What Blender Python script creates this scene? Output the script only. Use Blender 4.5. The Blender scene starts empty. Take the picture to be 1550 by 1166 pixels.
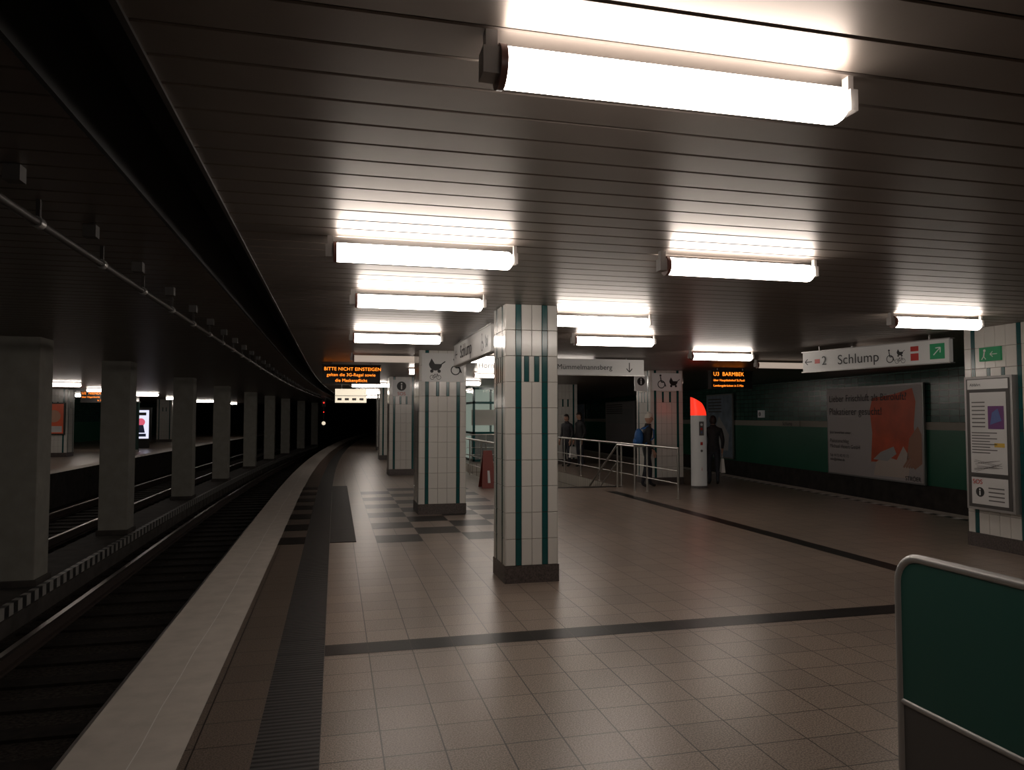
import bpy, bmesh, math, random
from mathutils import Vector, Matrix
random.seed(7)
scene = bpy.context.scene
H = 2.75          # ceiling height
def cx(y): return (max(0.0, y-15.0)**2)/800.0

# ------------------------------------------------------------------ materials
def new_mat(name):
    m = bpy.data.materials.new(name); m.use_nodes = True
    nt = m.node_tree; b = nt.nodes["Principled BSDF"]
    return m, nt, b
def mat(name, col, rough=0.5, metal=0.0, emit=None, es=0.0, noise=0.0, nscale=8.0, bump=0.0, spec=None):
    m, nt, b = new_mat(name)
    b.inputs["Base Color"].default_value = (*col, 1)
    b.inputs["Roughness"].default_value = rough
    b.inputs["Metallic"].default_value = metal
    if spec is not None: b.inputs["Specular IOR Level"].default_value = spec
    if emit:
        b.inputs["Emission Color"].default_value = (*emit, 1)
        b.inputs["Emission Strength"].default_value = es
    if noise > 0:
        tc = nt.nodes.new("ShaderNodeTexCoord"); n = nt.nodes.new("ShaderNodeTexNoise")
        n.inputs["Scale"].default_value = nscale; n.inputs["Detail"].default_value = 6
        nt.links.new(tc.outputs["Object"], n.inputs["Vector"])
        r = nt.nodes.new("ShaderNodeValToRGB")
        r.color_ramp.elements[0].position = 0.3; r.color_ramp.elements[1].position = 0.7
        r.color_ramp.elements[0].color = (*[c*(1-noise) for c in col], 1)
        r.color_ramp.elements[1].color = (*[min(1, c*(1+noise)) for c in col], 1)
        nt.links.new(n.outputs["Fac"], r.inputs["Fac"])
        nt.links.new(r.outputs["Color"], b.inputs["Base Color"])
        if bump > 0:
            bp = nt.nodes.new("ShaderNodeBump"); bp.inputs["Strength"].default_value = bump
            bp.inputs["Distance"].default_value = 0.02
            nt.links.new(n.outputs["Fac"], bp.inputs["Height"]); nt.links.new(bp.outputs["Normal"], b.inputs["Normal"])
    return m

M = {}
M['lamp'] = mat("opal_tube", (1, 1, 1), 0.4, emit=(1.0, 0.90, 0.81), es=17)
M['lampoff'] = mat("opal_tube_off", (.6, .55, .5), 0.4, emit=(1.0, .8, .65), es=0.35)
M['lampcap'] = mat("lamp_cap", (.36, .33, .31), 0.4)
M['lampring'] = mat("lamp_ring", (.16, .06, .045), 0.4)
M['slat'] = mat("ceiling_slat", (.22, .185, .162), 0.40, 0.82, noise=.06, nscale=3)
M['dark'] = mat("dark_void", (.008, .008, .008), 0.9)
M['trim'] = mat("trim_metal", (.05, .043, .04), 0.55, 0.5)
M['white_tile'] = mat("white_glazed_tile", (.60, .58, .54), 0.16)
M['teal_tile'] = mat("teal_glazed_tile", (.008, .072, .072), 0.16)
M['grout'] = mat("grout", (.10, .06, .05), 0.8)
M['granite'] = mat("granite_base", (.075, .06, .055), 0.4, noise=.5, nscale=60)
M['concrete'] = mat("painted_concrete", (.27, .26, .23), 0.7, noise=.12, nscale=4, bump=.1)
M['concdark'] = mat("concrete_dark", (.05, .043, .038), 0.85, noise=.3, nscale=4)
M['ballast'] = mat("track_ballast", (.034, .028, .023), 0.95, noise=.7, nscale=25, bump=1.0, spec=.2)
M['sleeper'] = mat("sleeper_timber", (.020, .016, .013), 0.9, noise=.3, nscale=10, spec=.2)
M['rail'] = mat("rail_steel", (.24, .21, .19), 0.35, 0.9)
M['railside'] = mat("rail_rust", (.04, .025, .02), 0.8)
M['edge'] = mat("platform_edge_concrete", (.46, .415, .37), 0.6, noise=.10, nscale=6, spec=.3)
M['white'] = mat("white_paint", (.62, .6, .57), 0.5)
M['whitedim'] = mat("white_paint_toned", (.30, .29, .27), 0.6)  # white of the curb stripes, toned down evenly
M['black'] = mat("black_paint", (.012, .012, .012), 0.5)
M['steel'] = mat("stainless_steel", (.55, .53, .5), 0.28, 0.95)
M['alu'] = mat("aluminium_frame", (.38, .37, .36), 0.4, 0.7)
M['green_panel'] = mat("green_panel", (.008, .062, .048), 0.5)
M['grey_panel'] = mat("grey_panel", (.06, .055, .052), 0.5)
M['sign'] = mat("sign_face", (.58, .57, .55), 0.4, emit=(1, .95, .9), es=.03)
M['signlit'] = mat("sign_lit", (.8, .75, .6), 0.4, emit=(1, .86, .66), es=.8)
M['ink'] = mat("ink_black", (.015, .015, .015), 0.5)
M['inkgrey'] = mat("ink_grey", (.12, .11, .11), 0.5)
M['led'] = mat("led_orange", (.1, .03, 0), 0.5, emit=(1, .24, .02), es=2.2)
M['red'] = mat("red_lit", (.7, .02, .01), 0.35, emit=(1, .035, .015), es=1.1)
M['redpaint'] = mat("red_paint", (.5, .03, .02), 0.4)
M['reddim'] = mat("red_brown_plastic", (.20, .03, .02), 0.5)
M['exit'] = mat("exit_green", (.01, .16, .06), 0.4, emit=(.02, .5, .18), es=.06)
M['wallgreen'] = mat("green_enamel", (.028, .18, .105), 0.35, noise=.08, nscale=1)
M['wallstrip'] = mat("name_strip", (.46, .43, .36), 0.5)
M['poster_bg'] = mat("poster_paper", (.66, .60, .59), 0.35)
M['poster_or'] = mat("poster_orange", (.88, .14, .05), 0.4, noise=.15, nscale=2)
M['poster_lt'] = mat("poster_light", (.80, .68, .60), 0.4)
M['poster_ltx'] = mat("poster_text_dark", (.08, .07, .07), 0.5)
M['poster_blue'] = mat("poster_blue", (.30, .38, .46), 0.4, noise=.3, nscale=3)
M['skinposter'] = mat("poster_skin", (.60, .32, .22), 0.5)
M['paper'] = mat("paper", (.58, .57, .56), 0.5)
M['purple'] = mat("map_purple", (.12, .03, .14), 0.5)
M['mapblue'] = mat("map_blue", (.08, .12, .3), 0.5)
M['yellow'] = mat("yellow_print", (.6, .38, .05), 0.5)
M['screen'] = mat("advert_screen", (.2, .15, .3), 0.4, emit=(.8, .82, 1), es=1.0)
M['screenpink'] = mat("advert_screen_pink", (.2, .1, .1), 0.4, emit=(.8, .12, .2), es=.8)
M['signalred'] = mat("signal_red", (.4, 0, 0), 0.4, emit=(1, .03, .02), es=2)
M['kioskglow'] = mat("kiosk_interior", (.5, .55, .5), 0.6, emit=(.8, 1, .85), es=.2)
gm, gnt, gb = new_mat("glass_pane")
gb.inputs["Base Color"].default_value = (.75, .9, .85, 1); gb.inputs["Roughness"].default_value = .05
gb.inputs["Alpha"].default_value = .22; M['glass'] = gm

class N:
    def __init__(s, nt): s.nt = nt
    def node(s, t, **kw):
        n = s.nt.nodes.new(t)
        for k, v in kw.items(): setattr(n, k, v)
        return n
    def math(s, op, a, b=None):
        n = s.node("ShaderNodeMath", operation=op)
        for i, v in enumerate((a, b)):
            if v is None: continue
            if isinstance(v, (int, float)): n.inputs[i].default_value = v
            else: s.nt.links.new(v, n.inputs[i])
        return n.outputs[0]
    def mix(s, f, a, b, bt='MIX'):
        n = s.node("ShaderNodeMixRGB", blend_type=bt)
        for i, v in enumerate((f, a, b)):
            if isinstance(v, (int, float)): n.inputs[i].default_value = v
            elif isinstance(v, tuple): n.inputs[i].default_value = (*v, 1)
            else: s.nt.links.new(v, n.inputs[i])
        return n.outputs[0]

def floor_mat(name, tint=1.0, spec=.40, colors=None):
    m, nt, b = new_mat(name); g = N(nt); L = nt.links
    tc = g.node("ShaderNodeTexCoord")
    br = g.node("ShaderNodeTexBrick", offset=0.0, squash=1.0)
    br.inputs["Scale"].default_value = 1.0; br.inputs["Brick Width"].default_value = .30
    br.inputs["Row Height"].default_value = .30; br.inputs["Mortar Size"].default_value = .004
    br.inputs["Mortar Smooth"].default_value = 0.1
    t = tint
    c1, c2 = colors or ((.285, .225, .182), (.235, .188, .155))
    br.inputs["Color1"].default_value = (*[c*t for c in c1], 1)
    br.inputs["Color2"].default_value = (*[c*t for c in c2], 1)
    br.inputs["Mortar"].default_value = (.04*t, .03*t, .025*t, 1)
    mp = g.node("ShaderNodeMapping"); mp.inputs["Location"].default_value = (.06, 0.0, 0)
    L.new(tc.outputs["Object"], mp.inputs[0]); L.new(mp.outputs[0], br.inputs["Vector"])
    col = br.outputs["Color"]
    no = g.node("ShaderNodeTexNoise"); no.inputs["Scale"].default_value = 120; no.inputs["Detail"].default_value = 1
    L.new(tc.outputs["Object"], no.inputs["Vector"])
    rp = g.node("ShaderNodeValToRGB"); rp.color_ramp.elements[0].position = .40; rp.color_ramp.elements[1].position = .60
    rp.color_ramp.elements[0].color = (.55, .53, .52, 1); rp.color_ramp.elements[1].color = (1.30, 1.28, 1.26, 1)
    L.new(no.outputs["Fac"], rp.inputs["Fac"])
    col = g.mix(.9, col, rp.outputs["Color"], 'MULTIPLY')
    b.inputs["Roughness"].default_value = .31
    b.inputs["Specular IOR Level"].default_value = spec
    L.new(col, b.inputs["Base Color"])
    bp = g.node("ShaderNodeBump"); bp.inputs["Strength"].default_value = .2; bp.inputs["Distance"].default_value = .003
    L.new(g.math('SUBTRACT', 1.0, br.outputs["Fac"]), bp.inputs["Height"]); L.new(bp.outputs[0], b.inputs["Normal"])
    return m
M['floor'] = floor_mat("terrazzo_floor")
M['floor_edge'] = floor_mat("terrazzo_edge", .52, .3)
M['floor_dark'] = floor_mat("terrazzo_dark", 1.0, .12, ((.022, .019, .018), (.016, .015, .014)))

def tactile_mat():
    m, nt, b = new_mat("tactile_ribs"); g = N(nt); L = nt.links
    tc = g.node("ShaderNodeTexCoord"); sep = g.node("ShaderNodeSeparateXYZ"); L.new(tc.outputs["Object"], sep.inputs[0])
    s = g.math('SINE', g.math('MULTIPLY', sep.outputs[1], 2*math.pi/.045))
    r = g.node("ShaderNodeValToRGB"); r.color_ramp.elements[0].color = (.010, .009, .009, 1); r.color_ramp.elements[1].color = (.050, .045, .042, 1)
    L.new(g.math('ADD', g.math('MULTIPLY', s, .5), .5), r.inputs[0]); 
    fr = g.math('FRACT', g.math('DIVIDE', sep.outputs[1], .31))
    col = g.mix(g.math('LESS_THAN', fr, .04), r.outputs[0], (.006, .006, .006))
    L.new(col, b.inputs["Base Color"])
    bp = g.node("ShaderNodeBump"); bp.inputs["Strength"].default_value = .6; bp.inputs["Distance"].default_value = .006
    L.new(s, bp.inputs["Height"]); L.new(bp.outputs[0], b.inputs["Normal"]); b.inputs["Roughness"].default_value = .5
    b.inputs["Specular IOR Level"].default_value = .22
    return m
M['tactile'] = tactile_mat()

def wall_tile(name, c1, c2, mort, w=.15, h=.15, rough=.22, axis=1):
    m, nt, b = new_mat(name); g = N(nt); L = nt.links
    tc = g.node("ShaderNodeTexCoord"); sep = g.node("ShaderNodeSeparateXYZ"); L.new(tc.outputs["Object"], sep.inputs[0])
    cb = g.node("ShaderNodeCombineXYZ")
    L.new(sep.outputs[axis], cb.inputs[0]); L.new(sep.outputs[2], cb.inputs[1])
    br = g.node("ShaderNodeTexBrick", offset=0.0, squash=1.0)
    br.inputs["Scale"].default_value = 1; br.inputs["Brick Width"].default_value = w; br.inputs["Row Height"].default_value = h
    br.inputs["Mortar Size"].default_value = .008
    br.inputs["Color1"].default_value = (*c1, 1); br.inputs["Color2"].default_value = (*c2, 1); br.inputs["Mortar"].default_value = (*mort, 1)
    L.new(cb.outputs[0], br.inputs["Vector"]); L.new(br.outputs["Color"], b.inputs["Base Color"])
    b.inputs["Roughness"].default_value = rough
    return m
M['wtile'] = wall_tile("green_wall_tile", (.065, .17, .13), (.04, .125, .095), (.012, .022, .018), .3, .15)
M['ltile'] = wall_tile("stairwell_tile", (.45, .42, .36), (.40, .37, .32), (.10, .08, .07), .15, .3, .3)
M['ltilex'] = wall_tile("stairwell_tile_x", (.45, .42, .36), (.40, .37, .32), (.10, .08, .07), .15, .3, .3, 0)

# ------------------------------------------------------------------ mesh builder
class MB:
    def __init__(s): s.v = []; s.f = []; s.m = []; s.sm = []; s.names = []
    def mi(s, k):
        if k not in s.names: s.names.append(k)
        return s.names.index(k)
    def add(s, vs, fs, k, smooth=False):
        o = len(s.v); s.v += [Vector(p) for p in vs]
        i = s.mi(k)
        for f in fs: s.f.append([o+a for a in f]); s.m.append(i); s.sm.append(smooth)
    def box(s, x0, x1, y0, y1, z0, z1, k):
        s.add([(x0,y0,z0),(x1,y0,z0),(x1,y1,z0),(x0,y1,z0),(x0,y0,z1),(x1,y0,z1),(x1,y1,z1),(x0,y1,z1)],
              [(0,3,2,1),(4,5,6,7),(0,1,5,4),(1,2,6,5),(2,3,7,6),(3,0,4,7)], k)
    def quad(s, a, b, c, d, k): s.add([a, b, c, d], [(0, 1, 2, 3)], k)
    def poly(s, pts, k): s.add(pts, [tuple(range(len(pts)))], k)
    def cyl(s, p0, p1, r, k, n=20, r1=None, caps=True):
        p0, p1 = Vector(p0), Vector(p1); d = (p1-p0).normalized(); r1 = r if r1 is None else r1
        a = d.orthogonal().normalized(); b = d.cross(a)
        vs = []
        for p, rr in ((p0, r), (p1, r1)):
            for i in range(n):
                t = 2*math.pi*i/n; vs.append(p+a*math.cos(t)*rr+b*math.sin(t)*rr)
        s.add(vs, [(i, (i+1) % n, n+(i+1) % n, n+i) for i in range(n)], k, True)
        if caps:
            s.add(vs[:n], [tuple(reversed(range(n)))], k); s.add(vs[n:], [tuple(range(n))], k)
    def tube(s, path, r, k, n=12):
        for a, b in zip(path[:-1], path[1:]):
            s.cyl(a, b, r, k, n)
        for p in path[1:-1]: s.ball(p, r, k)
    def ball(s, c, r, k, n=10, m=6, sc=(1, 1, 1)):
        vs = []; c = Vector(c)
        for j in range(m+1):
            ph = math.pi*j/m
            for i in range(n):
                t = 2*math.pi*i/n
                vs.append(c+Vector((r*sc[0]*math.sin(ph)*math.cos(t), r*sc[1]*math.sin(ph)*math.sin(t), r*sc[2]*math.cos(ph))))
        fs = [(j*n+i, (j+1)*n+i, (j+1)*n+(i+1) % n, j*n+(i+1) % n) for j in range(m) for i in range(n)]
        s.add(vs, fs, k, True)
    def finish(s, name, recenter=True, parent=None, bevel=0):
        me = bpy.data.meshes.new(name); o = Vector((0, 0, 0))
        if recenter:
            xs = [p.x for p in s.v]; ys = [p.y for p in s.v]; zs = [p.z for p in s.v]
            o = Vector(((min(xs)+max(xs))/2, (min(ys)+max(ys))/2, min(zs)))
        me.from_pydata([p-o for p in s.v], [], s.f)
        for k in s.names: me.materials.append(M[k])
        for p, i, sm in zip(me.polygons, s.m, s.sm): p.material_index = i; p.use_smooth = sm
        me.update()
        ob = bpy.data.objects.new(name, me); scene.collection.objects.link(ob); ob.location = o
        if bevel:
            bv = ob.modifiers.new("bevel", 'BEVEL'); bv.width = bevel; bv.segments = 2; bv.limit_method = 'ANGLE'
        if parent: setparent(ob, parent)
        return ob
def setparent(ob, parent):
    ob.parent = parent
    ob.matrix_parent_inverse = (Matrix.Translation(parent.location) @ parent.rotation_euler.to_matrix().to_4x4()).inverted()

class Face:
    """drawing surface: origin, u direction, outward normal"""
    def __init__(s, mb, O, u, n): s.mb = mb; s.O = Vector(O); s.u = Vector(u).normalized(); s.n = Vector(n).normalized(); s.l = 1
    def P(s, u, v, l): return s.O+s.u*u+Vector((0, 0, v))+s.n*(.003*l)
    def rect(s, u0, u1, v0, v1, k, l=1): s.poly([(u0, v0), (u1, v0), (u1, v1), (u0, v1)], k, l)
    def poly(s, pts, k, l=1): s.mb.poly([s.P(u, v, l) for u, v in pts], k)
    def disc(s, cu, cv, r, k, l=1, a0=0, a1=360, n=20):
        s.poly([(cu+r*math.cos(math.radians(a0+(a1-a0)*i/n)), cv+r*math.sin(math.radians(a0+(a1-a0)*i/n))) for i in range(n+(0 if a1-a0 == 360 else 1))], k, l)
    def ring(s, cu, cv, r, w, k, l=1, n=20):
        for i in range(n):
            a, b = 2*math.pi*i/n, 2*math.pi*(i+1)/n
            s.poly([(cu+r*math.cos(a), cv+r*math.sin(a)), (cu+r*math.cos(b), cv+r*math.sin(b)), (cu+(r-w)*math.cos(b), cv+(r-w)*math.sin(b)), (cu+(r-w)*math.cos(a), cv+(r-w)*math.sin(a))], k, l)
    def line(s, p, q, w, k, l=1):
        d = Vector((q[0]-p[0], q[1]-p[1])); d.normalize(); nx, ny = -d.y*w/2, d.x*w/2
        s.poly([(p[0]+nx, p[1]+ny), (q[0]+nx, q[1]+ny), (q[0]-nx, q[1]-ny), (p[0]-nx, p[1]-ny)], k, l)
    def pram(s, cu, cv, z, k='ink', l=2):
        s.disc(cu, cv, .5*z, k, l, 180, 360); s.poly([(cu-.5*z, cv), (cu-.05*z, cv), (cu-.3*z, cv+.42*z)], k, l)
        s.line((cu+.45*z, cv-.02*z), (cu+.75*z, cv+.2*z), .08*z, k, l)
        s.disc(cu-.28*z, cv-.55*z, .13*z, k, l); s.disc(cu+.28*z, cv-.55*z, .13*z, k, l)
    def bike(s, cu, cv, z, k='ink', l=2):
        for d in (-.4, .4): s.ring(cu+d*z, cv, .28*z, .05*z, k, l)
        s.line((cu-.4*z, cv), (cu-.1*z, cv+.35*z), .05*z, k, l); s.line((cu-.1*z, cv+.35*z), (cu+.25*z, cv+.35*z), .05*z, k, l)
        s.line((cu+.4*z, cv), (cu+.2*z, cv+.5*z), .05*z, k, l); s.line((cu, cv), (cu+.25*z, cv+.35*z), .05*z, k, l)
        s.line((cu-.4*z, cv), (cu, cv), .05*z, k, l); s.line((cu-.1*z, cv+.45*z), (cu, cv), .05*z, k, l)
    def wheelchair(s, cu, cv, z, k='ink', l=2):
        s.ring(cu, cv-.2*z, .38*z, .08*z, k, l); s.disc(cu-.08*z, cv+.62*z, .1*z, k, l)
        s.line((cu-.08*z, cv+.5*z), (cu, cv), .1*z, k, l); s.line((cu, cv), (cu+.32*z, cv), .1*z, k, l); s.line((cu+.3*z, cv), (cu+.45*z, cv-.4*z), .1*z, k, l)
    def info(s, cu, cv, z, l=2):
        s.disc(cu, cv, .5*z, 'ink', l); s.disc(cu, cv+.27*z, .09*z, 'sign', l+1); s.rect(cu-.07*z, cu+.07*z, cv-.33*z, cv+.12*z, 'sign', l+1)
    def arrow(s, cu, cv, z, ang, k='ink', l=2):
        c, si = math.cos(math.radians(ang)), math.sin(math.radians(ang))
        R = lambda a, b: (cu+a*c-b*si, cv+a*si+b*c)
        s.line(R(-.5*z, 0), R(.45*z, 0), .1*z, k, l); s.line(R(.5*z, 0), R(.12*z, .33*z), .1*z, k, l); s.line(R(.5*z, 0), R(.12*z, -.33*z), .1*z, k, l)

def text(body, size, F, u, v, k, parent, align='LEFT', l=3, sx=1.0, name="lettering"):
    cu = bpy.data.curves.new(name, 'FONT'); cu.body = body; cu.size = size; cu.align_x = align; cu.extrude = .0006; cu.space_character = 1.03
    ob = bpy.data.objects.new(name, cu); scene.collection.objects.link(ob)
    ob.data.materials.append(M[k])
    w = F.n; up = Vector((0, 0, 1))
    R = Matrix((F.u, up, w)).transposed()
    ob.location = F.P(u, v, l); ob.rotation_euler = R.to_euler(); ob.scale = (sx, 1, 1)
    if parent: setparent(ob, parent)
    return ob

# ------------------------------------------------------------------ floor
def edgeR(y): return 10.1+(y-9.9)*.08
def wallR(y): return 13.85+(y-16.4)*.08
ys = sorted(set([-4+2*i for i in range(46)]+[16.2, 25.0]))
OX0, OX1, OY0, OY1 = 3.8, 6.5, 16.2, 25.0
mb = MB()
for a, b in zip(ys[:-1], ys[1:]):
    ca, cb = cx(a), cx(b)
    def seg(m, xa0, xa1, xb0, xb1, k, z=0): m.quad((xa0, a, z), (xa1, a, z), (xb1, b, z), (xb0, b, z), k)
    ra, rb = edgeR(a)-.45, edgeR(b)-.45
    if a >= OY0-.01 and b <= OY1+.01:
        seg(mb, -.06+ca, OX0, -.06+cb, OX0, 'floor'); seg(mb, OX1, ra, OX1, rb, 'floor')
    else: seg(mb, -.06+ca, ra, -.06+cb, rb, 'floor')
    seg(mb, -.37+ca, -.06+ca, -.37+cb, -.06+cb, 'tactile')
    seg(mb, -.70+ca, -.37+ca, -.70+cb, -.37+cb, 'floor_edge')
    seg(mb, -1.24+ca, -.70+ca, -1.24+cb, -.70+cb, 'edge')
    seg(mb, ra, ra+.15, rb, rb+.15, 'floor_edge'); seg(mb, ra+.15, ra+.45, rb+.15, rb+.45, 'edge')
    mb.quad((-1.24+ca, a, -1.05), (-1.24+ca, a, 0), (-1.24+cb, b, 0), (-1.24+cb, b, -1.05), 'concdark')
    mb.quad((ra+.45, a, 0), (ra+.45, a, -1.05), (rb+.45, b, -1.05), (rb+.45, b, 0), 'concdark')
    oa, ob_ = ca*.5, cb*.5; E = -7.9
    mb.quad((-16, a, 0), (E-.5+oa, a, 0), (E-.5+ob_, b, 0), (-16, b, 0), 'floor')
    mb.quad((E-.5+oa, a, 0), (E+oa, a, 0), (E+ob_, b, 0), (E-.5+ob_, b, 0), 'edge')
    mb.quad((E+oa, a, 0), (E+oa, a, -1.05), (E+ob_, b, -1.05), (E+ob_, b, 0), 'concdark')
    mb.quad((E+oa, a, -1), (-1.24+ca, a, -1), (-1.24+cb, b, -1), (E+ob_, b, -1), 'ballast')
    mb.quad((edgeR(a), a, -1), (wallR(a), a, -1), (wallR(b), b, -1), (edgeR(b), b, -1), 'ballast')
    if b <= 62:
        for p0, p1 in (((-4.75, -1), (-4.75, -.72)), ((-4.75, -.72), (-3.92, -.72)), ((-3.92, -.72), (-3.92, -1))):
            mb.quad((p0[0]+ca, a, p0[1]), (p1[0]+ca, a, p1[1]), (p1[0]+cb, b, p1[1]), (p0[0]+cb, b, p0[1]), 'concdark')
# inlaid dark paving: cross band, long band, stair threshold, chequer field
Z = .0015
def inlay(x0, x1, y0, y1): mb.quad((x0, y0, Z), (x1, y0, Z), (x1, y1, Z), (x0, y1, Z), 'floor_dark')
inlay(-.055, 5.76, 5.18, 5.42); inlay(5.76, 6.0, 5.18, 15.0); inlay(3.8, 6.5, 15.9, 16.14)
for j in range(16, 28):
    for i in range(0, 4):
        if (i+j) % 2 == 0: inlay(.54+i*.6, 1.14+i*.6-.004, j*.6, j*.6+.596)
mb.finish("floor", False)
# raised tactile field
mb = MB(); mb.box(-.055, .28, 9.75, 17.6, .001, .006, 'tactile'); mb.box(-.70, -.37, 9.75, 10.3, .001, .004, 'floor_dark')
for i in range(6): mb.box(-.70, -.37, 10.9+i*1.2, 11.5+i*1.2, .001, .004, 'floor_dark')
mb.finish("tactile_paving_field", False)
# crack / joint line on edge slab
mb = MB()
for i in range(60):
    y = 0+i*.5; o = lambda t: -.93+.006*math.sin(t*2.1)+.004*math.sin(t*5.3)
    mb.quad((o(y), y, .0015), (o(y)+.005, y, .0015), (o(y+.5)+.005+cx(y+.5), y+.5, .0015), (o(y+.5)+cx(y+.5), y+.5, .0015), 'white')
mb.finish("trim_1", False)
# dashed marking right edge
mb = MB(); y = 3.0; i = 0
while y < 40:
    mb.quad((edgeR(y)-.44, y, .002), (edgeR(y)-.31, y, .002), (edgeR(y+.17)-.31, y+.17, .002), (edgeR(y+.17)-.44, y+.17, .002), 'white' if i % 2 else 'black')
    y += .17; i += 1
mb.finish("platform_edge_marking", False)

def track(cxf, y0, y1):
    mb = MB(); y = y0
    while y < min(y1, 50):
        c = cxf(y); mb.box(c-1.15, c+1.15, y, y+.24, -1.0, -.97, 'sleeper'); y += .65
    for s in (-.7175, .7175):
        y = y0
        while y < y1:
            a, b = y, y+1.5; xa, xb = cxf(a)+s, cxf(b)+s
            for (w0, z0, z1, k) in ((.065, -.97, -.94, 'railside'), (.012, -.94, -.82, 'railside'), (.034, -.82, -.785, 'rail')):
                mb.add([(xa-w0, a, z0), (xa+w0, a, z0), (xb+w0, b, z0), (xb-w0, b, z0), (xa-w0, a, z1), (xa+w0, a, z1), (xb+w0, b, z1), (xb-w0, b, z1)],
                       [(0,3,2,1),(4,5,6,7),(0,1,5,4),(1,2,6,5),(2,3,7,6),(3,0,4,7)], k)
            y += 1.5
    return mb.finish("railway_track", True)
track(lambda y: -2.55+cx(y), -3, 80)
track(lambda y: -6.2+cx(y)*.75, -3, 80)
track(lambda y: (edgeR(y)+wallR(y))/2-.1, -3, 60)

# striped curb between tracks
mb = MB(); y = -3.0; i = 0
while y < 60:
    c = cx(y); k = 'whitedim' if i % 2 else 'black'
    mb.box(-3.91+c, -3.83+c, y, y+.13, -.80, -.66, k); y += .13; i += 1
y = -3.0
while y < 60:
    c = cx(y); mb.box(-3.91+c, -3.80+c, y, y+.55, -1.0, -.80, 'concdark'); y += .55
mb.finish("striped_track_curb", False)

# concrete columns between tracks
for y in (6.9, 11.4, 16.0, 22.3, 28.3, 35, 41, 47, 54, 61):
    c = cx(y); mb = MB()
    mb.box(-4.55+c, -4.02+c, y, y+.5, -.72, H, 'concrete')
    mb.box(-4.58+c, -3.985+c, y-.03, y+.53, -.72, -.62, 'concdark')
    mb.finish("concrete_column", bevel=.012)

# ------------------------------------------------------------------ ceiling
mb = MB(); y = -4.0; P = .2; g = .009
while y < 84:
    c = cx(y); 
    for x0, x1 in ((-.58+c, wallR(y)+.1), (-16, -.96+c)):
        y0, y1 = y+g/2, y+P-g/2; b = .005
        vs = [(x0, y0, H+.03), (x0, y0, H+b), (x0, y0+b, H), (x0, y1-b, H), (x0, y1, H+b), (x0, y1, H+.03)]
        vs += [(x1, p[1], p[2]) for p in vs]
        mb.add(vs, [(i, i+1, i+7, i+6) for i in range(5)]+[(5, 4, 3, 2, 1, 0), (6, 7, 8, 9, 10, 11)], 'slat')
    y += P
mb.quad((-17, -5, 3.15), (-17, 86, 3.15), (22, 86, 3.15), (22, -5, 3.15), 'dark')
mb.finish("ceiling", False)
for nm, off, w in (("trim_2", -.60, .02), ("trim_3", -.965, .02)):
    mb = MB()
    for a, b in zip(ys[:-1], ys[1:]):
        xa, xb = off+cx(a), off+cx(b)
        mb.add([(xa, a, H-.012), (xa+w, a, H-.012), (xb+w, b, H-.012), (xb, b, H-.012), (xa, a, 3.14), (xa+w, a, 3.14), (xb+w, b, 3.14), (xb, b, 3.14)],
               [(0,3,2,1),(4,5,6,7),(0,1,5,4),(1,2,6,5),(2,3,7,6),(3,0,4,7)], 'trim' if nm == "trim_2" else 'dark')
    mb.finish(nm, False)
# ceiling pipe with clamps & boxes
mb = MB()
for a, b in zip(ys[:-1], ys[1:]):
    mb.cyl((-1.5+cx(a), a, H-.12), (-1.5+cx(b), b, H-.12), .022, 'trim', 10)
y = 1.0
while y < 60:
    c = cx(y); mb.cyl((-1.5+c, y, H-.12), (-1.5+c, y+.06, H-.12), .03, 'alu', 10)
    mb.box(-1.51+c, -1.49+c, y+.02, y+.04, H-.12, H, 'trim')
    mb.box(-1.44+c, -1.37+c, y+.5, y+.57, H-.07, H, 'grey_panel'); y += 1.05
mb.finish("ceiling_cable_conduit", False)

# ------------------------------------------------------------------ walls
mb = MB()
for a, b in zip(ys[:-1], ys[1:]):
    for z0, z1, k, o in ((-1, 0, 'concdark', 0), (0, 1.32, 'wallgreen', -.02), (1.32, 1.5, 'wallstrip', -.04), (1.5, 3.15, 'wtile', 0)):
        xa, xb = wallR(a)+o, wallR(b)+o
        mb.quad((xa, a, z0), (xb, b, z0), (xb, b, z1), (xa, a, z1), k)
mb.finish("wall_right", False)
mb = MB()
mb.quad((-16, -4, 0), (-16, 86, 0), (-16, 86, 1.3), (-16, -4, 1.3), 'wallgreen')
mb.quad((-16, -4, 1.3), (-16, 86, 1.3), (-16, 86, 3.15), (-16, -4, 3.15), 'wtile')
mb.finish("wall_left", False)
mb = MB(); mb.box(-17, 22, 86, 86.2, -1.05, 3.15, 'dark'); mb.finish("wall_back", False)
mb = MB(); mb.box(-17, 16, -4.2, -4, -1.05, 3.15, 'concdark'); mb.finish("wall_front", False)

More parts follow.
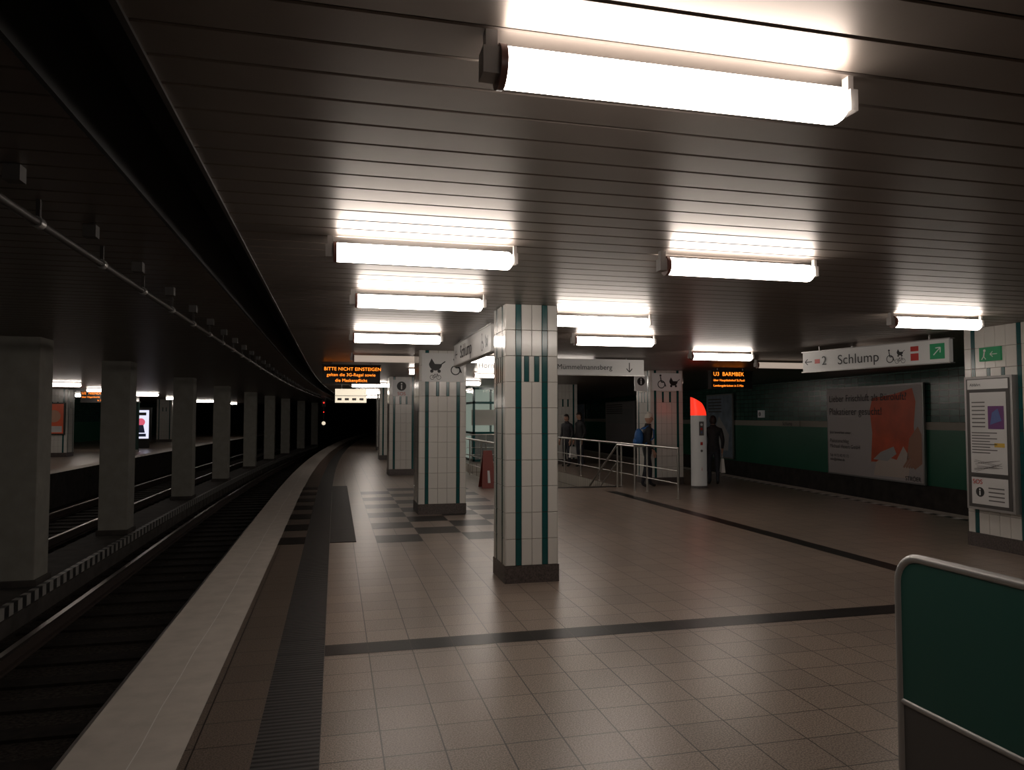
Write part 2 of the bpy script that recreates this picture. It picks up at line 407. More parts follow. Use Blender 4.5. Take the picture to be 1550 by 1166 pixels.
# ------------------------------------------------------------------ lamps
def lamp(x0, y, x1=None, k='lamp', z=2.65, r=.059):
    x1 = x0+1.12 if x1 is None else x1
    mb = MB(); n = 24
    mb.cyl((x0, y, z), (x1-r*.5, y, z), r, k, n); mb.ball((x1-r*.5, y, z), r, k, n, 10, (.7, 1, 1))
    mb.cyl((x0-.012, y, z), (x0+.008, y, z), r+.006, 'lampring', n)
    mb.box(x0-.06, x0-.012, y-.035, y+.035, z-.035, z+.045, 'lampcap')
    mb.box(x1+.012, x1+.04, y-.03, y+.03, z-.02, z+.05, 'lampcap')
    mb.box(x0-.05, x0-.015, y-.02, y+.02, z+.04, H+.005, 'lampcap')
    mb.box(x1+.015, x1+.035, y-.015, y+.015, z+.04, H+.005, 'lampcap')
    mb.finish("ceiling_tube_lamp")
lamp(.46, 2.03, 1.61)
for l in ((-.01, 4.60), (.17, 6.5), (.22, 9.6), (2.17, 4.5), (2.2, 7.36), (3.12, 9.25), (5.83, 6.6), (5.85, 11.2),
          (1.9, 12.7), (3.3, 17.5), (4.9, 20), (4.2, 14.6), (1.6, 16.5), (5.6, 24.0), (3.2, 22), (.5, 24), (3.5, 29), (.8, 31), (6, 32), (1.2, 38)):
    lamp(*l)
lamp(8.1, 12.8, k='lampoff'); lamp(8.0, 9.9, k='lampoff'); lamp(.3, 13.0, k='lampoff'); lamp(9, 20, k='lampoff')
for l in ((.5, -1.6), (6.4, 1.2)): lamp(*l)   # unseen fittings behind / beside the photographer, kept as back-lights
for y, x in ((26, -9.1), (31, -9.3), (37, -9.2), (44, -9.2), (52, -9), (60, -8.6), (29, -12.2), (39, -12.2), (20, -9.6), (14, -9.6), (8, -9.6), (3, -9.6)): lamp(x, y)  # nearest ones lie out of frame, added to brighten the left side

# ------------------------------------------------------------------ tiled columns
def tiled_column(x0, x1, y0, y1):
    mb = MB(); mb.box(x0, x1, y0, y1, 0, H, 'grout'); mb.box(x0-.012, x1+.012, y0-.012, y1+.012, 0, .17, 'granite')
    rh = (H-.17)/10; jt = .004
    def face(O, u, n, w):
        F = Face(mb, O, u, n)
        def strips(special):
            mg, t = .10, .06; mid = w-2*mg-2*t; cells = [(mg, 'white_tile'), (t, 'teal_tile')]
            if special:
                q = max(.05, mid*.26); gg = (mid-2*.05-q)/2; cells += [(gg, 'white_tile'), (.05, 'teal_tile'), (q, 'white_tile'), (.05, 'teal_tile'), (gg, 'white_tile')]
            else:
                k = max(2, round(mid/.14)); cells += [(mid/k, 'white_tile')]*k
            return cells+[(t, 'teal_tile'), (mg, 'white_tile')]
        for r in range(10):
            z0 = .17+r*rh; uu = 0
            for cw, k in strips(r == 7):
                a, b, c, d = uu+jt, uu+cw-jt, z0+jt, z0+rh-jt
                P = [F.P(p, q, 2.2) for p, q in ((a, c), (b, c), (b, d), (a, d))]+[F.P(p, q, 0) for p, q in ((a-.003, c-.003), (b+.003, c-.003), (b+.003, d+.003), (a-.003, d+.003))]
                mb.add(P, [(0, 1, 2, 3), (4, 5, 1, 0), (5, 6, 2, 1), (6, 7, 3, 2), (7, 4, 0, 3)], k)
                uu += cw
    face((x0, y0, 0), (1, 0, 0), (0, -1, 0), x1-x0); face((x0, y1, 0), (0, -1, 0), (-1, 0, 0), y1-y0)
    face((x1, y0, 0), (0, 1, 0), (1, 0, 0), y1-y0); face((x1, y1, 0), (-1, 0, 0), (0, 1, 0), x1-x0)
    return mb.finish("tiled_column")
tiled_column(1.63, 2.16, 6.98, 7.5)
tiled_column(1.36, 2.15, 12.2, 12.95)
for y in (20.5, 28, 36, 44, 52): tiled_column(1.42+cx(y), 2.2+cx(y), y, y+.75)
tiled_column(7.87, 8.72, 6.80, 7.70)
tiled_column(7.35, 8.2, 16.2, 17.0)
tiled_column(7.3, 8.15, 24, 24.8)
tiled_column(8.0, 8.85, 33, 33.8)
for x, y in ((-11.5, 33), (-11.2, 51), (-12.5, 24), (-11.2, 42)): tiled_column(x, x+.9, y, y+.8)

# ------------------------------------------------------------------ signs
def hang(mb, x, y, z): mb.cyl((x, y, z), (x, y, H-.001), .012, 'alu', 8)
mb = MB(); mb.box(1.74, 1.82, 8.2, 10.9, 2.40, 2.70, 'sign'); mb.box(1.73, 1.83, 8.18, 10.92, 2.385, 2.402, 'alu'); mb.box(1.73, 1.83, 8.18, 10.92, 2.70, 2.715, 'alu')
for y in (8.6, 10.5): hang(mb, 1.78, y, 2.71)
F = Face(mb, (1.74, 10.9, 2.40), (0, -1, 0), (-1, 0, 0))
F.arrow(.25, .15, .18, 180); F.wheelchair(2.2, .13, .17); F.pram(2.45, .16, .15)
o = mb.finish("station_name_sign"); text("Schlump", .26, F, .6, .07, 'ink', o)
mb = MB(); mb.box(2.5, 5.75, 12.95, 13.03, 2.42, 2.72, 'sign'); mb.box(2.49, 5.76, 12.94, 13.04, 2.405, 2.42, 'alu')
for x in (2.9, 5.4): hang(mb, x, 12.99, 2.71)
F = Face(mb, (2.5, 12.95, 2.42), (1, 0, 0), (0, -1, 0)); F.arrow(2.95, .15, .18, -90)
o = mb.finish("direction_sign"); text("Horner Rennbahn Nord - Mümmelmannsberg", .135, F, 2.6, .10, 'ink', o, 'RIGHT')
A = Vector((7.42, 10.4, 0)); B = Vector((7.93, 8.0, 0)); d = (B-A).normalized(); n = Vector((d.y, -d.x, 0)); 
if n.x > 0: n = -n
Ln = (B-A).length; mb = MB()
def obox(mb, A, d, n, u0, u1, z0, z1, t, k):
    p = [A+d*u0, A+d*u1, A+d*u1-n*t, A+d*u0-n*t]
    mb.add([q+Vector((0, 0, z0)) for q in p]+[q+Vector((0, 0, z1)) for q in p], [(0,3,2,1),(4,5,6,7),(0,1,5,4),(1,2,6,5),(2,3,7,6),(3,0,4,7)], k)
obox(mb, A, d, n, 0, Ln, 2.36, 2.67, .08, 'sign'); obox(mb, A+n*.01, d, n, -.02, Ln+.02, 2.345, 2.36, .1, 'alu'); obox(mb, A+n*.01, d, n, -.02, Ln+.02, 2.67, 2.685, .1, 'alu')
for u in (.3, Ln-.3):
    p = A+d*u-n*.04; hang(mb, p.x, p.y, 2.68)
F = Face(mb, A+Vector((0, 0, 2.36)), d, n)
F.arrow(.12, .155, .14, 180); F.rect(.24, .34, .12, .19, 'redpaint'); F.rect(Ln-.27, Ln-.06, .05, .26, 'exit'); F.arrow(Ln-.165, .155, .14, 45, 'sign', 3)
F.wheelchair(1.58, .13, .15); F.pram(1.74, .19, .1); F.bike(1.74, .06, .12)
F.rect(1.90, 2.02, .18, .25, 'redpaint'); F.rect(1.90, 2.02, .05, .15, 'redpaint')
o = mb.finish("exit_sign"); text("2", .2, F, .38, .09, 'ink', o); text("Schlump", .21, F, .68, .08, 'ink', o)
mb = MB(); mb.box(7.835, 7.862, 7.15, 7.45, 2.32, 2.49, 'exit'); F = Face(mb, (7.835, 7.45, 2.32), (0, -1, 0), (-1, 0, 0)); F.arrow(.21, .08, .1, 180, 'white'); F.disc(.08, .13, .018, 'white'); F.line((.08, .11), (.07, .06), .02, 'white', 2); F.line((.07, .06), (.04, .02), .012, 'white', 2); F.line((.07, .06), (.1, .02), .012, 'white', 2)
mb.finish("emergency_exit_sign")
def picto(x0, x1, y, z0, z1, fn):
    mb = MB(); mb.box(x0, x1, y-.03, y-.008, z0, z1, 'sign'); F = Face(mb, (x0, y-.03, z0), (1, 0, 0), (0, -1, 0)); fn(F, x1-x0, z1-z0); return mb.finish("pictogram_sign"), F
picto(1.40, 2.11, 12.2, 2.22, 2.70, lambda F, w, h: (F.pram(w*.32, h*.62, .22), F.bike(w*.32, h*.15, .14), F.wheelchair(w*.8, h*.5, .22)))
picto(7.40, 8.16, 16.2, 2.26, 2.68, lambda F, w, h: (F.wheelchair(w*.3, h*.48, .26), F.pram(w*.72, h*.55, .22)))
o, F = picto(1.5+cx(20.5), 2.0+cx(20.5), 20.5, 2.2, 2.66, lambda F, w, h: F.info(w*.5, h*.62, .26)); text("SOS", .13, F, .25, .03, 'redpaint', o, 'CENTER')
mb = MB(); mb.box(7.0, 7.32, 16.3, 16.33, 2.25, 2.62, 'sign'); F = Face(mb, (7.0, 16.3, 2.25), (1, 0, 0), (0, -1, 0)); F.info(.16, .23, .2); hang(mb, 7.16, 16.315, 2.62)
mb.finish("information_sign")

# LED displays
def led(x0, x1, y, z0, z1, lines):
    mb = MB(); mb.box(x0, x1, y, y+.16, z0, z1, 'black'); mb.box(x0-.015, x1+.015, y-.01, y+.17, z1-.012, z1+.01, 'trim')
    mb.box(x0-.015, x1+.015, y-.01, y+.17, z0-.01, z0+.008, 'trim')
    hang(mb, x0+.2, y+.08, z1); hang(mb, x1-.2, y+.08, z1)
    F = Face(mb, (x0, y, z0), (1, 0, 0), (0, -1, 0)); o = mb.finish("led_departure_display"); h = z1-z0
    for i, (t, al, sz, u) in enumerate(lines):
        text(t, sz, F, u, h-.115-i*(h-.03)/3, 'led', o, al)
led(-.27, .90, 15.4, 2.32, 2.70, [("BITTE NICHT EINSTEIGEN", 'LEFT', .098, .03), ("gelten die 3G-Regel sowie", 'CENTER', .09, .58), ("die Maskenpflicht", 'CENTER', .09, .58)])
led(8.32, 9.36, 15.0, 2.28, 2.68, [("U3  BARMBEK", 'LEFT', .125, .04), ("über Hauptbahnhof St.Pauli", 'LEFT', .07, .04), ("Landungsbrücken in 5 Min", 'LEFT', .07, .04)])
led(-9.7, -8.5, 31.6, 2.2, 2.62, [("U2  NIENDORF", 'LEFT', .13, .04), ("über Hagenbecks", 'LEFT', .09, .04), ("in 3 Min", 'LEFT', .09, .6)])
mb = MB(); mb.box(-.02, 1.05, 26, 26.1, 2.12, 2.6, 'signlit'); hang(mb, .2, 26.05, 2.6); hang(mb, .8, 26.05, 2.6)
F = Face(mb, (-.02, 26, 2.12), (1, 0, 0), (0, -1, 0))
for i in range(4): F.rect(.08+.25*i, .22+.25*i, .08, .16, 'inkgrey')
mb.box(-.04, 1.07, 25.98, 26.12, 2.35, 2.37, 'alu')
mb.finish("illuminated_sign")
mb = MB(); mb.cyl((-.67, 44, 1.0), (-.67, 44, H), .03, 'trim', 8); mb.box(-.79, -.55, 43.9, 43.97, 2.2, 2.65, 'black'); mb.ball((-.67, 43.88, 2.45), .045, 'signalred')
mb.ball((-.67, 43.9, 1.9), .03, 'signalred'); mb.cyl((-.67, 43.93, 1.25), (-.67, 43.96, 1.25), .11, 'signlit', 16)
mb.finish("railway_signal")

# ------------------------------------------------------------------ wall posters
def wallface(y_left, y_right, z0):
    a = Vector((wallR(y_left)-.11, y_left, z0)); b = Vector((wallR(y_right)-.11, y_right, z0)); u = (b-a).normalized(); n = Vector((u.y, -u.x, 0)); n = n if n.x < 0 else -n
    return a, u, n, (b-a).length
a, u, n, L_ = wallface(18.4, 14.5, .0); mb = MB(); hh = 2.45
obox(mb, a, u, n, 0, L_, 0, hh, .05, 'alu'); F = Face(mb, a, u, n); F.rect(.04, L_-.04, .04, hh-.04, 'poster_bg')
F.poly([(1.95, .45), (2.02, 1.2), (1.93, 1.8), (2.05, 2.12), (2.9, 2.2), (3.55, 2.33), (3.66, 2.0), (3.58, 1.4), (3.62, .9), (3.5, .5)], 'poster_or', 2)
F.poly([(2.05, .1), (2.15, .45), (2.5, .62), (2.95, .55), (3.2, .9), (3.45, .6), (3.35, .12)], 'poster_lt', 3)
F.poly([(2.05, .52), (2.35, .72), (2.85, .88), (2.95, .70), (2.6, .50)], 'paper', 4)
F.poly([(3.3, .55), (3.42, 1.1), (3.72, 1.4), (3.84, 1.2), (3.84, .5), (3.6, .35)], 'skinposter', 3)
for i in range(4): F.line((3.40+i*.09, .6), (3.2+i*.09, .38), .06, 'skinposter', 4)
o = mb.finish("wall_billboard_poster")
text("Lieber Frischluft als Büroluft?", .265, F, .12, 2.05, 'poster_ltx', o, l=5); text("Plakatierer gesucht!", .28, F, .12, 1.68, 'poster_ltx', o, l=5)
text("Jetzt bewerben unter:", .11, F, .12, 1.15, 'poster_ltx', o); text("Plakatanschlag\nMichael Heiert GmbH", .15, F, .12, .9, 'poster_ltx', o); text("Tel. 0172-92 92 72\ninfo@plakat.de", .11, F, .12, .5, 'poster_ltx', o)
text("STRÖER", .15, F, 3.25, .07, 'ink', o, l=5)
for yl, yr, k in ((26.7, 24.4, 'poster_blue'), (41, 35.5, 'poster_bg'), (50, 46, 'poster_blue')):
    a, u, n, L_ = wallface(yl, yr, .05); mb = MB(); obox(mb, a, u, n, 0, L_, 0, 2.45, .05, 'alu'); F = Face(mb, a, u, n); F.rect(.05, L_-.05, .05, 2.4, k)
    F.poly([(.3, .3), (L_*.5, 1.6), (L_-.3, .9), (L_-.4, .3)], 'paper', 2) if k == 'poster_blue' else F.rect(.4, L_-.4, 1.2, 2.0, 'paper', 2)
    for i in range(5): F.rect(.2, L_*.6, 1.75+i*.12, 1.8+i*.12, 'inkgrey', 3)
    mb.finish("wall_billboard_poster")
for y in (12.9, 21.0, 31, 5.5):
    a, u, n, L_ = wallface(y, y-1.4, 1.33); mb = MB(); obox(mb, a, u, n, 0, 1.1, 0, .16, .05, 'wallstrip'); F = Face(mb, a, u, n); o = mb.finish("wall_name_plate"); text("Schlump", .17, F, .14, .025, 'ink', o)
a, u, n, L_ = wallface(22.5, 22.2, 1.6); mb = MB(); obox(mb, a, u, n, 0, .3, 0, .25, .1, 'sign'); Face(mb, a, u, n).info(.15, .12, .15); mb.finish("wall_information_plate")

# opposite side posters/screens
mb = MB(); mb.box(-11.45, -10.65, 32.9, 32.98, .9, 2.2, 'black'); F = Face(mb, (-11.45, 32.9, .9), (1, 0, 0), (0, -1, 0)); F.rect(.05, .75, .05, 1.25, 'poster_or'); F.disc(.4, .75, .25, 'skinposter', 2); F.rect(.1, .7, .1, .35, 'paper', 2); mb.finish("framed_poster")
mb = MB(); mb.box(-10.3, -9.3, 41.2, 41.3, .35, 2.1, 'black'); F = Face(mb, (-10.3, 41.2, .35), (1, 0, 0), (0, -1, 0)); F.rect(.12, .88, .15, 1.62, 'screen'); F.disc(.5, 1.0, .2, 'screenpink', 2); F.rect(.25, .75, .25, .4, 'mapblue', 2); F.rect(.25, .75, 1.35, 1.5, 'ink', 2); F.poly([(.3, .45), (.7, .45), (.62, .85), (.4, .85)], 'mapblue', 3); mb.box(-10.2, -9.4, 41.2, 41.3, 0, .35, 'black'); mb.finish("advertising_screen")
mb = MB(); mb.box(-9.7, -8.9, 37, 37.1, 0, 2.3, 'green_panel'); mb.box(-9.72, -8.88, 36.98, 37.12, 0, .1, 'alu'); mb.box(-9.72, -8.88, 36.98, 37.12, 2.3, 2.34, 'alu'); mb.finish("platform_windscreen")

# ------------------------------------------------------------------ information board on right column side
mb = MB(); ya, yb, z0, z1 = 7.62, 6.95, .48, 2.13
mb.box(7.77, 7.862, yb, ya, z0, z1, 'alu'); F = Face(mb, (7.77, ya, z0), (0, -1, 0), (-1, 0, 0)); w, h = ya-yb, z1-z0
F.rect(.03, w-.03, .03, h-.03, 'grey_panel'); F.rect(.05, w-.05, h-.16, h-.04, 'sign', 2)
F.rect(.08, w-.08, .45, h-.2, 'paper', 2); F.rect(.34, .56, 1.0, 1.28, 'purple', 3); F.poly([(.37, 1.05), (.53, 1.1), (.48, 1.25), (.40, 1.2)], 'mapblue', 4)
for i in range(7): F.rect(.11, .30, 1.02+i*.05, 1.035+i*.05, 'inkgrey', 3)
F.rect(.42, .56, .78, .83, 'yellow', 3)
for i in range(8): F.rect(.1, .36+.1*(i % 2), .70+i*.035, .712+i*.035, 'inkgrey', 3)
for i in range(9): F.line((.12+random.random()*.1, .47+i*.018), (.53-random.random()*.1, .52+random.random()*.1), .004, 'inkgrey', 3)
F.rect(.06, w-.06, .43, .455, 'grey_panel', 4)
F.rect(.08, w-.08, .07, .40, 'paper', 2); F.info(.2, .22, .12, 3)
for i in range(4): F.rect(.32, .54, .12+i*.05, .135+i*.05, 'inkgrey', 3)
o = mb.finish("information_board"); text("SOS", .08, F, .1, .32, 'redpaint', o, l=4); text("Abfahrt", .05, F, .09, h-.12, 'ink', o, l=4)

# ------------------------------------------------------------------ info / SOS pillar
mb = MB(); X, Y = 8.14, 15.3
def ell(z, sx=.19, sy=.13, n=28): return [(X+sx*math.cos(2*math.pi*i/n), Y+sy*math.sin(2*math.pi*i/n), z) for i in range(n)]
def loft(rings, k):
    n = len(rings[0]); vs = sum(rings, [])
    mb.add(vs, [(j*n+i, j*n+(i+1) % n, (j+1)*n+(i+1) % n, (j+1)*n+i) for j in range(len(rings)-1) for i in range(n)], k, True)
    mb.add(rings[-1], [tuple(range(n))], k)
loft([ell(0, .20, .14), ell(.05, .20, .14)], 'inkgrey'); loft([ell(.05), ell(1.66)], 'sign')
def slant(t):   # red cap: rises on the left, rounded over to right
    out = []
    for i in range(28):
        a = 2*math.pi*i/28; x = math.cos(a); s_ = .19*(1-.25*t*t)
        out.append((X-.05*t*t+s_*x, Y+.13*(1-.3*t)*math.sin(a), 1.66+t*(.42-.16*(x+1)/2*1.0)))
    return out
loft([slant(t) for t in (0, .3, .6, .8, .92, 1)], 'red')
F = Face(mb, (X-.1, Y-.135, 0), (1, 0, 0), (0, -1, 0)); F.rect(.04, .16, 1.2, 1.52, 'inkgrey', 1); F.disc(.1, 1.45, .03, 'paper', 2); F.disc(.1, 1.35, .03, 'redpaint', 2); F.disc(.1, 1.27, .02, 'mapblue', 2); F.rect(.07, .13, .98, 1.05, 'redpaint', 1); F.disc(.1, .85, .03, 'inkgrey', 1)
o = mb.finish("emergency_call_pillar"); text("i", .12, F, .1, .4, 'redpaint', o, 'CENTER')

# ------------------------------------------------------------------ staircase opening
mb = MB()
mb.quad((OX1, OY0, -3), (OX1, OY1, -3), (OX1, OY1, 0), (OX1, OY0, 0), 'ltile'); mb.quad((OX0, OY0, -3), (OX0, OY1, -3), (OX0, OY1, 0), (OX0, OY0, 0), 'ltile')
mb.quad((OX0, OY1, -3), (OX1, OY1, -3), (OX1, OY1, 0), (OX0, OY1, 0), 'ltilex')
mb.quad((OX0, OY0, -3), (OX1, OY0, -3), (OX1, OY1, -3), (OX0, OY1, -3), 'granite')
mb.finish("stairwell_wall", False)
mb = MB()
for i in range(16):
    y = OY0+i*.29; mb.box(OX0+.005, OX1-.005, y, y+.30, -2.95, -.175*(i+1), 'granite'); mb.box(OX0+.01, OX1-.01, y+.002, y+.04, -.175*(i+1), -.175*(i+1)+.004, 'white')
mb.finish("staircase", False)
mb = MB()
def rails(pts):
    for p, q in zip(pts[:-1], pts[1:]):
        p, q = Vector(p), Vector(q); L = (q-p).length; k = max(1, round(L/1.5))
        for z in (1.0, .55, .3): mb.cyl(p+Vector((0, 0, z)), q+Vector((0, 0, z)), .024 if z == 1.0 else .012, 'steel', 10)
        for i in range(k+1):
            c = p+(q-p)*i/k; mb.cyl(c, c+Vector((0, 0, 1.0)), .022, 'steel', 10); mb.cyl(c, c+Vector((0, 0, .012)), .05, 'steel', 12); mb.ball(c+Vector((0, 0, 1.0)), .024, 'steel')
rails([(6.62, 13.3, 0), (6.62, 25.1, 0), (3.68, 25.1, 0), (3.68, 16.9, 0)])
for x in (6.38, 3.95):
    a, b = Vector((x, 15.9, .98)), Vector((x, 18.6, -.62)); mb.cyl(a, b, .024, 'steel', 10); mb.cyl(a-Vector((0, 0, .4)), b-Vector((0, 0, .4)), .018, 'steel', 10)
    mb.ball(a, .025, 'steel'); mb.cyl(a, (a.x, a.y, 0), .022, 'steel', 10)
mb.cyl((6.38, 14.9, 0), (6.38, 14.9, .98), .022, 'steel', 10); mb.cyl((6.38, 14.9, .98), (6.38, 15.9, .98), .024, 'steel', 10); mb.cyl((6.38, 14.9, .98), (6.62, 14.9, .98), .02, 'steel', 10)
mb.finish("stair_railing")

# folding warning board near stairs
mb = MB(); x, y = 3.42, 16.5
for s in (-1, 1):
    mb.add([(x-.17, y+s*.22, 0), (x+.17, y+s*.22, 0), (x+.10, y+s*.02, .85), (x-.10, y+s*.02, .85), (x-.17, y+s*.20, 0), (x+.17, y+s*.20, 0), (x+.10, y, .85), (x-.10, y, .85)],
           [(0,1,2,3),(4,7,6,5),(0,4,5,1),(1,5,6,2),(2,6,7,3),(3,7,4,0)], 'reddim')
mb.add([(x-.03, y-.205, .12), (x+.03, y-.205, .12), (x+.025, y-.12, .42), (x-.025, y-.12, .42)], [(0, 1, 2, 3)], 'paper')
mb.finish("folding_warning_sign")

# glass lift / kiosk behind
mb = MB(); x0, x1, y0, y1 = 4.85, 6.9, 26.0, 28.0
for x in (x0, (x0+x1)/2, x1-.08):
    for y in (y0, y1-.08): mb.box(x, x+.08, y, y+.08, 0, 2.7, 'teal_tile')
for z in (0, 1.0, 2.1, 2.62):
    mb.box(x0, x1, y0, y0+.08, z, z+.08, 'teal_tile'); mb.box(x0, x0+.08, y0, y1, z, z+.08, 'teal_tile'); mb.box(x1-.08, x1, y0, y1, z, z+.08, 'teal_tile')
mb.quad((x0, y0+.04, 0), (x1, y0+.04, 0), (x1, y0+.04, 2.6), (x0, y0+.04, 2.6), 'glass'); mb.quad((x0+.04, y1, 0), (x0+.04, y0, 0), (x0+.04, y0, 2.6), (x0+.04, y1, 2.6), 'glass')
mb.box(x0, x1, y1-.05, y1, 0, 2.7, 'kioskglow'); mb.box(x0+.2, x1-.2, y0+.9, y0+1.4, 0, 1.0, 'inkgrey'); mb.box(x0+.3, x1-.5, y1-.2, y1-.06, 1.3, 1.9, 'poster_lt')
mb.finish("glass_service_kiosk")

# ------------------------------------------------------------------ foreground green partition
mb = MB(); X = 2.075; ya, yb = 2.35, .45; zt = 1.11; r = .10
path = [(X, ya, 0.012), (X, ya, zt-r)]+[(X, ya-r+r*math.cos(math.radians(t)), zt-r+r*math.sin(math.radians(t))) for t in (15, 30, 45, 60, 75, 90)]
path += [(X, yb+r, zt)]+[(X, yb+r-r*math.sin(math.radians(t)), zt-r+r*math.cos(math.radians(t))) for t in (15, 30, 45, 60, 75, 90)]+[(X, yb, .012)]
mb.tube(path, .017, 'alu', 14)
mb.cyl((X, ya, .57), (X, yb, .57), .014, 'alu', 12)
ins = [(y, z) for (_, y, z) in path[1:-1]]
up = [(ya, .57)]+ins+[(yb, .57)]
for sgn in (-1, 1): mb.poly([(X+sgn*.007, y, z) for y, z in (up if sgn < 0 else reversed(up))], 'green_panel')
mb.box(X-.006, X+.006, yb, ya, .14, .57, 'grey_panel'); mb.cyl((X, ya, .14), (X, yb, .14), .012, 'alu', 12)
for y in (ya, yb): mb.cyl((X, y, 0), (X, y, .014), .055, 'alu', 18)
mb.finish("platform_windscreen_panel")

# ------------------------------------------------------------------ people
M['skin'] = mat("skin", (.42, .24, .17), 0.5)
M['coat_black'] = mat("coat_black", (.012, .012, .014), 0.75, noise=.3, nscale=20)
M['coat_grey'] = mat("coat_grey", (.022, .022, .026), 0.75, noise=.3, nscale=20)
M['trouser'] = mat("trousers_dark", (.018, .02, .028), 0.8, noise=.2, nscale=20)
M['shoe'] = mat("shoes", (.02, .018, .016), 0.5)
M['hair'] = mat("hair_dark", (.018, .012, .009), 0.6)
M['beanie'] = mat("knit_beanie", (.62, .58, .52), 0.85, noise=.15, nscale=60)
M['blue'] = mat("blue_fabric", (.02, .10, .30), 0.7, noise=.2, nscale=20)
M['bag'] = mat("white_bag", (.6, .58, .55), 0.6)
def person(loc, head, Ht, coat='coat_black', hat=None, step=.0, hunch=0.0, bag=None, pack=False):
    V, E, R = [], [], []
    def ad(p, r, par=None, r2=None):
        V.append(p); R.append((r, r2 or r)); i = len(V)-1
        if par is not None: E.append((par, i))
        return i
    pel = ad((0, 0, .95), .135, None, .115); be = ad((0, 0, 1.10), .14, pel, .115); ch = ad((0, -hunch*.3, 1.28), .165, be, .125)
    uc = ad((0, -hunch*.6, 1.41), .13, ch, .095); nk = ad((0, -hunch-.005, 1.50), .056, uc); hb = ad((0, -hunch-.015, 1.60), .056, nk)
    for s in (-1, 1):
        st = step*s
        hp = ad((s*.09, 0, .86), .098, pel); kn = ad((s*.10, -.02-st*.6, .49), .064, hp); an = ad((s*.10, .03-st, .10), .043, kn); ad((s*.115, -.12-st, .045), .038, an)
        sh = ad((s*.175, -hunch*.5, 1.40), .07, uc); el = ad((s*.235, .03, 1.13), .052, sh); wr = ad((s*.235, -.09, .91), .034, el)
        pm = ad((s*.235, -.115, .845), .03, wr)
        for j, (dx, ln) in enumerate(((-.0, .072), (.0, .08), (.0, .074), (.0, .058))):
            yy = -.145+j*.02
            f = ad((s*.237, yy, .80), .009, pm); g_ = ad((s*.230, yy-.004, .80-ln*.5), .0085, f); ad((s*.222, yy-.002, .80-ln), .0075, g_)
        t1 = ad((s*.225, -.155, .84), .010, pm); ad((s*.218, -.172, .80), .009, t1)
    sc = Ht/1.765
    me = bpy.data.meshes.new("body"); me.from_pydata(V, E, []); ob = bpy.data.objects.new("body", me); scene.collection.objects.link(ob)
    md = ob.modifiers.new("s", 'SKIN'); md.use_smooth_shade = True
    for i, d_ in enumerate(me.skin_vertices[0].data): d_.radius = R[i]; d_.use_root = (i == 0)
    ob.modifiers.new("d", 'SUBSURF').levels = 1
    bpy.context.view_layer.update(); dg = bpy.context.evaluated_depsgraph_get(); bm2 = bpy.data.meshes.new_from_object(ob.evaluated_get(dg))
    bpy.data.objects.remove(ob)
    mb = MB()
    vs = [v.co.copy() for v in bm2.vertices]
    def mk(c):
        if abs(c.x) > .17 and c.z < .925: return 'skin'
        if c.z < .10: return 'shoe'
        if c.z < .82: return 'trouser'
        if c.z > 1.5 and abs(c.x) < .09: return 'skin'
        return coat
    base = len(mb.v); mb.v += vs
    for p in bm2.polygons: mb.f.append([base+i for i in p.vertices]); mb.m.append(mb.mi(mk(p.center))); mb.sm.append(True)
    hy = -hunch-.025; hc = Vector((0, hy, 1.645)); n, m = 24, 16
    hv = []
    for j in range(m+1):
        ph = math.pi*j/m
        for i in range(n):
            t = 2*math.pi*i/n; x, y, z = math.sin(ph)*math.cos(t), math.sin(ph)*math.sin(t), math.cos(ph)
            jaw = 1-.28*max(0, -z)**1.5
            px, py, pz = x*.076*jaw, y*.094*(jaw if y < 0 else 1-.2*max(0, -z)), z*.118
            if y < -.75 and abs(x) < .22 and -.30 < z < .12: py -= .018
            if y < -.6 and .12 < abs(x) < .5 and .0 < z < .2: py += .007
            hv.append(hc+Vector((px, py, pz)))
    mb.add(hv, [(j*n+i, (j+1)*n+i, (j+1)*n+(i+1) % n, j*n+(i+1) % n) for j in range(m) for i in range(n)], 'skin', True)
    for s in (-1, 1):
        mb.ball(hc+Vector((s*.03, -.083, .012)), .010, 'ink', 8, 6); mb.ball(hc+Vector((s*.078, .008, -.005)), .026, 'skin', 8, 6, (.35, .7, 1.1))
    mb.ball(hc+Vector((0, -.083, -.058)), .022, 'reddim', 8, 6, (1, .35, .25)); mb.ball(hc+Vector((0, -.1, -.015)), .014, 'skin', 8, 6, (.8, .9, 1.2))
    hk = 'beanie' if hat else 'hair'; g = .014
    hv = []
    for j in range(m+1):
        ph = math.pi*.5*1.35*j/m
        for i in range(n):
            t = 2*math.pi*i/n; x, y = math.cos(t), math.sin(t)
            lim = .52 if y < -.2 else (.60 if hat else (1.0 if y > .2 else .75)); pp = ph*lim/.72*.8
            hv.append(hc+Vector((math.sin(pp)*x*(.077+g), math.sin(pp)*y*(.095+g), math.cos(pp)*(.119+g+(.02 if hat else 0)))))
    mb.add(hv, [(j*n+i, (j+1)*n+i, (j+1)*n+(i+1) % n, j*n+(i+1) % n) for j in range(m) for i in range(n)], hk, True)
    if hat: mb.ball(hc+Vector((0, .01, .15)), .03, 'beanie')
    mb.cyl((0, -hunch*.9, 1.45), (0, -hunch-.01, 1.535), .085, coat, 20, r1=.072)
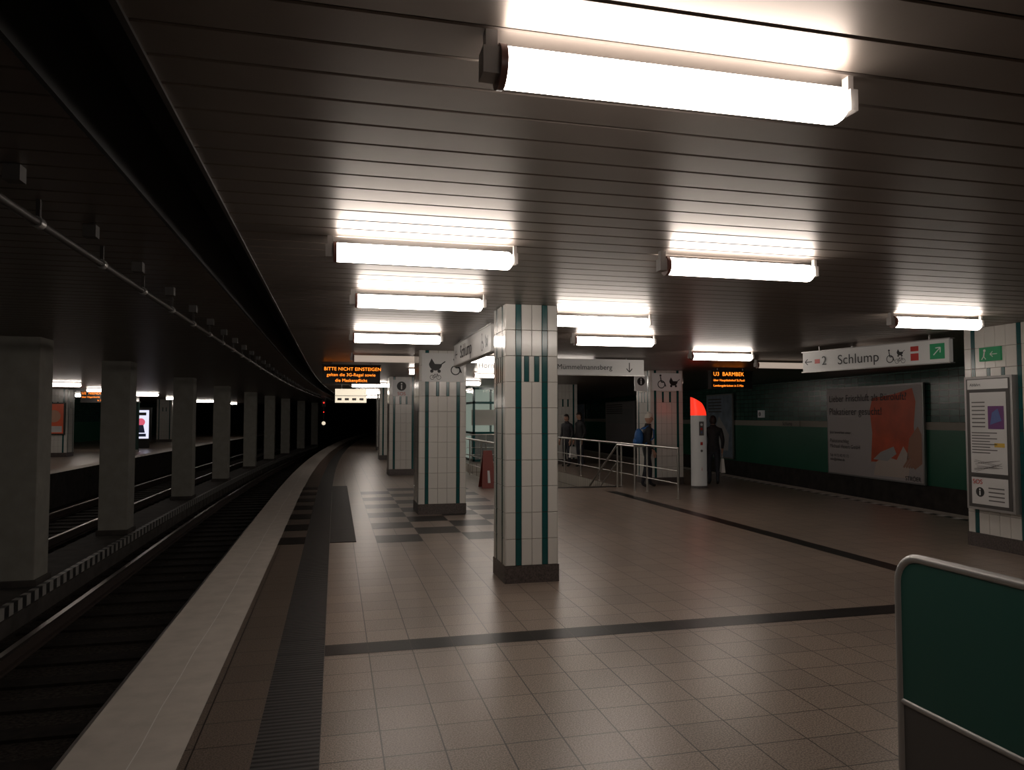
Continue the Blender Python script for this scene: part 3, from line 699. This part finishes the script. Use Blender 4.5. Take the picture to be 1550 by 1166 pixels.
    if pack:
        mb.ball((0, .2, 1.20), .17, 'blue', 16, 12, (.95, .62, 1.3)); mb.ball((0, .29, 1.1), .1, 'blue', 12, 8, (1, .5, .9))
        for s in (-1, 1): mb.tube([(s*.10, .12, 1.40), (s*.11, 0, 1.475), (s*.12, -.13, 1.38), (s*.13, -.13, 1.2), (s*.14, .08, 1.05)], .018, 'blue', 8)
    if bag:
        s = bag; c = Vector((s*.24, -.12, .50))
        mb.add([c+Vector(p) for p in ((-.05,-.14,-.18),(.05,-.14,-.18),(.05,.14,-.18),(-.05,.14,-.18),(-.02,-.11,.17),(.02,-.11,.17),(.02,.11,.17),(-.02,.11,.17))],
               [(0,3,2,1),(4,5,6,7),(0,1,5,4),(1,2,6,5),(2,3,7,6),(3,0,4,7)], 'bag')
        mb.tube([c+Vector((0, -.09, .16)), c+Vector((0, -.02, .27)), c+Vector((0, .02, .27)), c+Vector((0, .09, .16))], .006, 'bag', 8)
    zmin = min(v.z for v in mb.v)
    for v in mb.v: v.z -= zmin
    ca, sa = math.cos(head), math.sin(head)
    mb.v = [Vector((loc[0]+sc*(v.x*ca-v.y*sa), loc[1]+sc*(v.x*sa+v.y*ca), sc*v.z)) for v in mb.v]
    return mb.finish("person")
person((7.42, 22.9), math.radians(-60), 1.74, 'coat_grey')
person((7.75, 22.5), math.radians(-75), 1.80, 'coat_black', bag=-1, hunch=.02)
person((7.06, 15.75), math.radians(80), 1.72, 'coat_black', hat=True, pack=True, step=.12, hunch=.02)
person((8.90, 16.0), math.radians(160), 1.68, 'coat_black', bag=-1)

# ------------------------------------------------------------------ world, camera
w = bpy.data.worlds.new("world"); scene.world = w; w.use_nodes = True
w.node_tree.nodes["Background"].inputs[0].default_value = (.02, .017, .015, 1); w.node_tree.nodes["Background"].inputs[1].default_value = .1
cam = bpy.data.cameras.new("camera"); co = bpy.data.objects.new("camera", cam); scene.collection.objects.link(co)
cam.sensor_fit = 'HORIZONTAL'; cam.sensor_width = 36; cam.lens = 36*1100/1550; cam.clip_end = 300
co.location = (0, 0, 1.63); co.rotation_euler = (math.radians(90+2.5), 0, math.radians(-13.64))
scene.camera = co
scene.view_settings.view_transform = 'Standard'
scene.view_settings.look = 'None'
